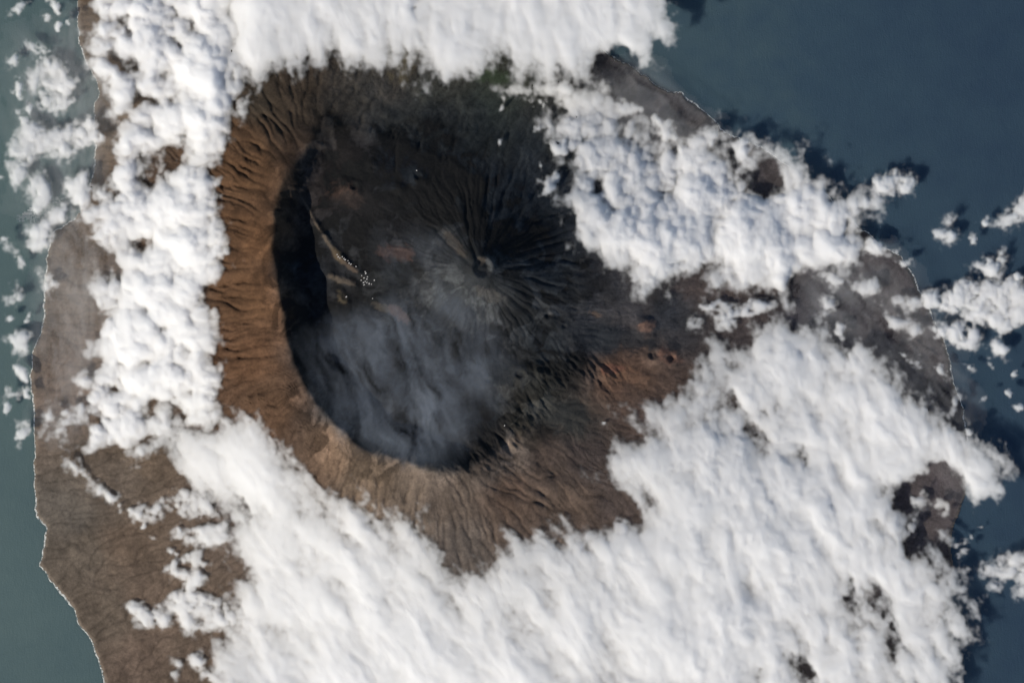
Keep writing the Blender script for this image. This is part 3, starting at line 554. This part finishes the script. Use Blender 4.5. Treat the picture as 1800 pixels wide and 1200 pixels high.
# connected pieces per bank (flood fill over faces)
lab = np.full(fm.shape, -1, np.int32); cur = 0; sizes = []; owners = []
H_, W_ = fm.shape; fml = fm.ravel().tolist(); fol = fown.ravel().tolist(); labl = [-1] * (H_ * W_)
for st in range(H_ * W_):
    if fml[st] and labl[st] < 0:
        o_ = fol[st]; stack = [st]; labl[st] = cur; n = 0
        while stack:
            p = stack.pop(); n += 1; c_ = p % W_
            for q in ((p - 1) if c_ else -1, (p + 1) if c_ < W_ - 1 else -1, p - W_, p + W_):
                if 0 <= q < H_ * W_ and fml[q] and labl[q] < 0 and fol[q] == o_: labl[q] = cur; stack.append(q)
        sizes.append(n); owners.append(o_); cur += 1
lab = np.array(labl); sizes = np.array(sizes); owners = np.array(owners)
CFf = CF.reshape(-1, 4)
VT = np.stack([wx(CX), wy(CY), top], -1).reshape(-1, 3); VB = np.stack([wx(CX), wy(CY), bot - .01], -1).reshape(-1, 3)
NT = NT.reshape(-1, 3); NB = NB.reshape(-1, 3); CV = Tn.reshape(-1)
order = np.argsort(lab, kind='stable'); starts = np.searchsorted(lab[order], np.arange(cur + 1))
def faces_of(i): return order[starts[i]:starts[i + 1]]
def cloud_mesh(name, fsel, mat, parent=None):
    f = CFf[fsel]; u, inv = np.unique(f.ravel(), return_inverse=True); f = inv.reshape(-1, 4); n = len(u)
    ea = np.concatenate([f[:, 0], f[:, 1], f[:, 2], f[:, 3]]).astype(np.int64); eb = np.concatenate([f[:, 1], f[:, 2], f[:, 3], f[:, 0]]).astype(np.int64)
    bd = ~np.isin(ea * n + eb, eb * n + ea); ba, bb = ea[bd], eb[bd]
    vt = VT[u].copy(); vb = VB[u].copy()
    # draw the rim in a hair so that neighbouring solids never share a face
    cen = np.zeros((n, 2)); cnt = np.zeros(n); fc = vt[f][:, :, :2].mean(1)
    for q in range(4):
        np.add.at(cen, f[:, q], fc); np.add.at(cnt, f[:, q], 1)
    rim = np.unique(np.concatenate([ba, bb])); mv = (cen[rim] / cnt[rim, None] - vt[rim, :2]) * .03; vt[rim, :2] += mv; vb[rim, :2] += mv
    walls = np.stack([ba, ba + n, bb + n, bb], -1)
    c = np.array([vt[:, 0].mean(), vt[:, 1].mean(), vb[:, 2].min()])
    v = np.concatenate([vt - c, vb - c]); nn = np.concatenate([NT[u], NB[u]]); cv = np.concatenate([CV[u], CV[u]])
    o = mesh_obj(name, v, np.concatenate([f, f[:, ::-1] + n, walls]), mat, nn, {'cover': cv}); o.location = c
    return o, (900 + c[0] / U, 600 - c[1] / U)
BANK_LABEL = {0: 'long heaped white cloud bank over the western slope and shore', 1: 'smooth white cloud deck across the top, north of the caldera', 2: 'narrow white cloud band under the northern deck, above the dark slope',
              3: 'lumpy white cloud bank north-east of the summit cone, over the shore', 4: 'ragged white cloud joining the northern deck and the north-eastern bank', 5: 'huge bright streaked cloud deck covering the southern slopes'}
main = {b: max((i for i in range(cur) if owners[i] == b), key=lambda i: sizes[i]) for b in range(6) if (owners == b).any()}
for b, i in main.items():
    o, c = cloud_mesh('cloud_bank', faces_of(i), m_cloud); tag(o, BANK_LABEL[b], 'cloud')
rest = [i for i in np.argsort(-sizes) if i not in main.values() and sizes[i] >= 6]
def region(x, y):
    if x < 60: return ('small white cumulus over the sea off the western shore', 'small clouds off the western shore')
    if x < 200 and y < 800: return ('small white cumulus beside the long western cloud bank', 'small clouds beside the western bank')
    if x < 480 and y >= 740: return ('small white cumulus over the brown south-western lowland', 'small clouds over the south-western lowland')
    if x < 480: return ('small white cloud scrap in a gap of the western bank', 'cloud scraps within the western bank')
    if y < 240 and x < 1180: return ('small white cloud scrap near the northern deck', 'cloud scraps by the northern deck')
    if x > 1480 and y < 480: return ('small white cloud over the sea off the north-eastern shore', 'small clouds off the north-eastern shore')
    if x > 1480 and y < 760: return ('small white cloud over the eastern shore and sea', 'small clouds by the eastern shore')
    if x > 1560: return ('small white cloud over the south-eastern shore and sea', 'small clouds by the south-eastern shore')
    if y < 640: return ('small white cloud scrap beside the north-eastern bank', 'cloud scraps by the north-eastern bank')
    return ('small white cloud scrap at the edge of the southern deck', 'cloud scraps by the southern deck')
GROUPS = {}
for i in rest[:280]:
    o, c = cloud_mesh('cloud', faces_of(i), m_cloud); l, g_ = region(*c); tag(o, l, 'cloud', g_); GROUPS.setdefault(g_, []).append((c[1], o))
ORD = ['topmost', 'second', 'third', 'fourth', 'fifth', 'sixth', 'seventh', 'eighth', 'ninth', 'tenth', 'eleventh', 'twelfth', 'thirteenth', 'fourteenth', 'fifteenth', 'sixteenth', 'seventeenth', 'eighteenth', 'nineteenth', 'twentieth', 'twenty-first', 'twenty-second', 'twenty-third', 'twenty-fourth', 'twenty-fifth', 'twenty-sixth', 'twenty-seventh', 'twenty-eighth']
for g_, lst in GROUPS.items():
    lst.sort(key=lambda t: t[0])
    for k, (_, o) in enumerate(lst[:len(ORD)]): o['label'] = o['label'] + (', topmost of them' if k == 0 else ', %s from the top' % ORD[k])
tail = [i for i in rest[280:]]
if tail:
    o, c = cloud_mesh('cloud_wisps', np.concatenate([faces_of(i) for i in tail]), m_cloud); tag(o, 'tiny scattered shreds of white cloud around the banks', 'cloud', kind='stuff')
print('clouds', cur, len(rest), round(time.time() - T0, 1))

# ------------------------------------------------------------------ smoke over the caldera
m_smoke, nt, out = new_mat('smoke')
L = nt.links.new; geo = node(nt, 'ShaderNodeNewGeometry'); at = node(nt, 'ShaderNodeAttribute', attribute_name='cover')
bs = node(nt, 'ShaderNodeBsdfDiffuse', Color=(.30, .35, .42, 1)); tr = node(nt, 'ShaderNodeBsdfTransparent'); mx = node(nt, 'ShaderNodeMixShader')
nz = noise(.8, 4, .6); ma = node(nt, 'ShaderNodeMath', operation='MULTIPLY_ADD'); L(nz.outputs[0], ma.inputs[0]); ma.inputs[1].default_value = .7; ma.inputs[2].default_value = .65
mm = node(nt, 'ShaderNodeMath', operation='MULTIPLY', use_clamp=True); L(at.outputs['Fac'], mm.inputs[0]); L(ma.outputs[0], mm.inputs[1])
L(mm.outputs[0], mx.inputs[0]); L(tr.outputs[0], mx.inputs[1]); L(bs.outputs[0], mx.inputs[2]); L(mx.outputs[0], out.inputs[0])
vo = node(nt, 'ShaderNodeVolumeScatter', Density=.036, Anisotropy=0.0); vo.inputs['Color'].default_value = (.70, .76, .86, 1); L(vo.outputs[0], out.inputs[1])
SMOKE = [[(530,600),(560,575),(600,560),(650,540),(700,520),(760,500),(830,540),(880,590),(900,640),(880,690),(850,740),(810,790),(770,812),(720,806),(670,794),(640,786),(610,760),(575,720),(545,680),(528,630)],
         [(670,405),(740,390),(800,410),(830,455),(900,500),(860,560),(800,560),(740,560),(690,520),(660,450)]]
SP = [(700,600,70,.10),(640,640,60,.10),(720,700,60,.10),(760,720,40,.22),(740,770,40,.22),(775,690,30,.20),(840,650,40,.18),(660,780,50,.14),(690,570,50,.12),(620,590,45,.10),(790,640,30,.12),(700,790,50,.16),(780,540,60,.08),(630,720,50,.06)]
def smoke(poly, spots, feather, amt, label, seed, zoff, name='smoke', mat=None, ang=68, depth=5.0):
    P = np.array(poly, float); x0, y0 = P.min(0) - 75; x1, y1 = P.max(0) + 75
    sx_ = np.arange(x0, x1, 3.2); sy_ = np.arange(y0, y1, 3.2); SX, SY = np.meshgrid(sx_, sy_)
    w1 = SX + 34 * fbm(SX, SY, 50, seed, 4); w2 = SY + 34 * fbm(SX, SY, 50, seed + 1, 4)
    m = sstep(-.5 * feather, .8 * feather, samp(dist_poly(poly), w1, w2))
    c, s_ = math.cos(math.radians(ang)), math.sin(math.radians(ang)); ux = w1 * c + w2 * s_; uy = -w1 * s_ + w2 * c
    fib = fbm(ux * .28, uy, 20, seed + 5, 5, .6)
    d = np.zeros_like(SX)
    for (px, py, r, a) in spots: d += a * np.exp(-((w1 - px) ** 2 + (w2 - py) ** 2) / (r * r))
    cov = np.clip(m * (amt + d) * (1 + 3.6 * fib), 0, 1)
    gz_ = samp(L_gz, SX, SY); Zb = np.maximum(smooth(gz_, 30), gz_) + zoff; th = depth * cov + .06
    n_ = SX.size; ii = np.arange(n_).reshape(SX.shape); f = np.stack([ii[1:, :-1], ii[1:, 1:], ii[:-1, 1:], ii[:-1, :-1]], -1)
    fmk = (np.maximum.reduce([cov[1:, :-1], cov[1:, 1:], cov[:-1, 1:], cov[:-1, :-1]]) > .012); f = f[fmk]
    u, inv = np.unique(f.ravel(), return_inverse=True); f = inv.reshape(-1, 4)
    ea = f.ravel().astype(np.int64); eb = np.roll(f, -1, 1).ravel().astype(np.int64); nu = len(u); bd = ~np.isin(ea * nu + eb, eb * nu + ea); smw = np.stack([ea[bd], ea[bd] + nu, eb[bd] + nu, eb[bd]], -1)
    vt = np.stack([wx(SX), wy(SY), Zb + th], -1).reshape(-1, 3)[u]; vb = np.stack([wx(SX), wy(SY), Zb], -1).reshape(-1, 3)[u]; c0 = np.array([vt[:, 0].mean(), vt[:, 1].mean(), vb[:, 2].min()])
    nt_ = np.tile((0, 0, 1.0), (len(u), 1)); cv = cov.ravel()[u] * .12
    o = mesh_obj(name, np.concatenate([vt, vb]) - c0, np.concatenate([f, f[:, ::-1] + len(u), smw]), mat or m_smoke, np.concatenate([nt_, -nt_]), {'cover': np.concatenate([cv, cv])}); o.location = c0
    tag(o, label, 'smoke' if name == 'smoke' else 'cloud')
smoke(SMOKE[0], SP, 50, .17, 'thin blue-grey smoke drifting over the southern caldera floor', 601, 4.0)
smoke(SMOKE[1], [(740,440,50,.10)], 50, .08, 'faint grey haze on the upper left side of the summit cone', 651, .8)

m_veil, nt, out = new_mat('thin_cloud'); L = nt.links.new; at = node(nt, 'ShaderNodeAttribute', attribute_name='cover')
bs = node(nt, 'ShaderNodeBsdfDiffuse', Color=(.78, .75, .70, 1)); tr = node(nt, 'ShaderNodeBsdfTransparent'); mx = node(nt, 'ShaderNodeMixShader'); L(at.outputs['Fac'], mx.inputs[0]); L(tr.outputs[0], mx.inputs[1]); L(bs.outputs[0], mx.inputs[2]); L(mx.outputs[0], out.inputs[0])
vo = node(nt, 'ShaderNodeVolumeScatter', Density=.20, Anisotropy=0.0); vo.inputs['Color'].default_value = (.999, .99, .975, 1); L(vo.outputs[0], out.inputs[1])
for poly, amt, label, seed, ang, z in [
    ([(60,380),(150,360),(210,420),(200,560),(160,640),(150,760),(80,760),(60,640),(75,520)], .15, 'thin white cloud veil over the brown western shore', 701, 80, 3.0),
    ([(20,60),(140,20),(210,120),(190,300),(120,380),(30,360),(10,200)], .12, 'faint white cloud veil over the sea at the upper left', 711, 80, 3.0),
    ([(1400,480),(1560,440),(1660,560),(1700,700),(1690,860),(1620,700),(1500,600),(1420,560)], .11, 'thin grey-white cloud veil over the dark eastern shore', 731, 50, 4.0),
    ([(1000,150),(1120,110),(1260,210),(1240,270),(1120,250),(1020,220)], .10, 'thin grey cloud veil over the dark north-eastern shore', 751, 40, 4.0)]:
    smoke(poly, [], 80, amt, label, seed, z, 'cloud_veil', m_veil, ang, 4.0)

# ------------------------------------------------------------------ village houses on the lava
m_wall, nt, out = new_mat('limewashed_wall'); L = nt.links.new; geo = node(nt, 'ShaderNodeNewGeometry'); nz = noise(6, 2)
r_ = ramp(nz.outputs[0], [(.3, (.45, .43, .40)), (.7, (.62, .60, .56))]); bs = node(nt, 'ShaderNodeBsdfPrincipled', Roughness=.9); L(r_.outputs[0], bs.inputs['Base Color']); L(bs.outputs[0], out.inputs[0])
m_roof, nt, out = new_mat('pale_roof'); L = nt.links.new; geo = node(nt, 'ShaderNodeNewGeometry'); nz = noise(9, 2)
r_ = ramp(nz.outputs[0], [(.3, (.46, .44, .41)), (.7, (.60, .58, .56))]); bs = node(nt, 'ShaderNodeBsdfPrincipled', Roughness=.7); L(r_.outputs[0], bs.inputs['Base Color']); L(bs.outputs[0], out.inputs[0])
HOUSES = [(594,448),(596,452),(599,454),(603,452),(606,455),(608,457),(613,459),(615,463),(618,465),(627,469),(643,478),(644,481),(637,485),(641,489),(646,491),(643,495),(646,497),(650,499),(654,500),(659,493),(641,501),(647,487),(636,493),(610,522),(656,525),(640,497),(887,747),(733,301)]
WALL = {}
for i, (px, py) in enumerate(HOUSES):
    a, b, hh = .12 + .04 * (i % 3), .10 + .03 * (i % 2), .08; rot = (i * 37 % 90) / 57.3
    z = float(ground(np.array([[float(px)]]), np.array([[float(py)]]))[0, 0])
    key = (i % 3, i % 2)
    e = bpy.data.objects.new('house', None); col.objects.link(e); e.location = (wx(px), wy(py), z); e.rotation_euler = (0, 0, rot)
    if key not in WALL:
        v = np.array([(sx2 * a, sy2 * b, zz) for zz in (-.15, hh) for sx2, sy2 in ((-1, -1), (1, -1), (1, 1), (-1, 1))])
        f = np.array([[0, 1, 5, 4], [1, 2, 6, 5], [2, 3, 7, 6], [3, 0, 4, 7], [4, 5, 6, 7]])
        w = mesh_obj('wall', v, f, m_wall, smooth=False, parent=e)
        v = np.array([(-a * 1.08, -b * 1.1, hh + .003), (a * 1.08, -b * 1.1, hh + .003), (a * 1.08, b * 1.1, hh + .003), (-a * 1.08, b * 1.1, hh + .003), (-a * 1.08, 0, hh + .05), (a * 1.08, 0, hh + .05)])
        f = np.array([[0, 1, 5, 4], [2, 3, 4, 5], [3, 2, 1, 0], [0, 4, 3, 3], [1, 2, 5, 5]])
        me = bpy.data.meshes.new('roof'); me.from_pydata(v.tolist(), [], [(0, 1, 5, 4), (2, 3, 4, 5), (3, 2, 1, 0), (0, 4, 3), (1, 2, 5)]); me.materials.append(m_roof)
        r = bpy.data.objects.new('roof', me); col.objects.link(r); r.parent = e
        WALL[key] = (w.data, me)
    else:
        for nm, me in zip(('wall', 'roof'), WALL[key]):
            o = bpy.data.objects.new(nm, me); col.objects.link(o); o.parent = e
    if px == 887: tag(e, 'lone white building on the caldera floor by its south-eastern edge', 'house')
    elif px == 733: tag(e, 'lone white building on the dark slope north of the cone', 'house')
    elif (px, py) == (610, 522): tag(e, 'lone white house on the tan fan below the village', 'house')
    elif (px, py) == (656, 525): tag(e, 'lone white house on the dark lava south of the village', 'house')
    elif px < 630: tag(e, 'small white house at the foot of the wall, %s from the left of its row' % ['first', 'second', 'third', 'fourth', 'fifth', 'sixth', 'seventh', 'eighth', 'ninth', 'tenth'][i], 'house', 'village houses in the upper row')
    else: tag(e, 'small white house in the village cluster on the dark caldera floor', 'house', 'village houses in the main cluster')
print('all', round(time.time() - T0, 1))
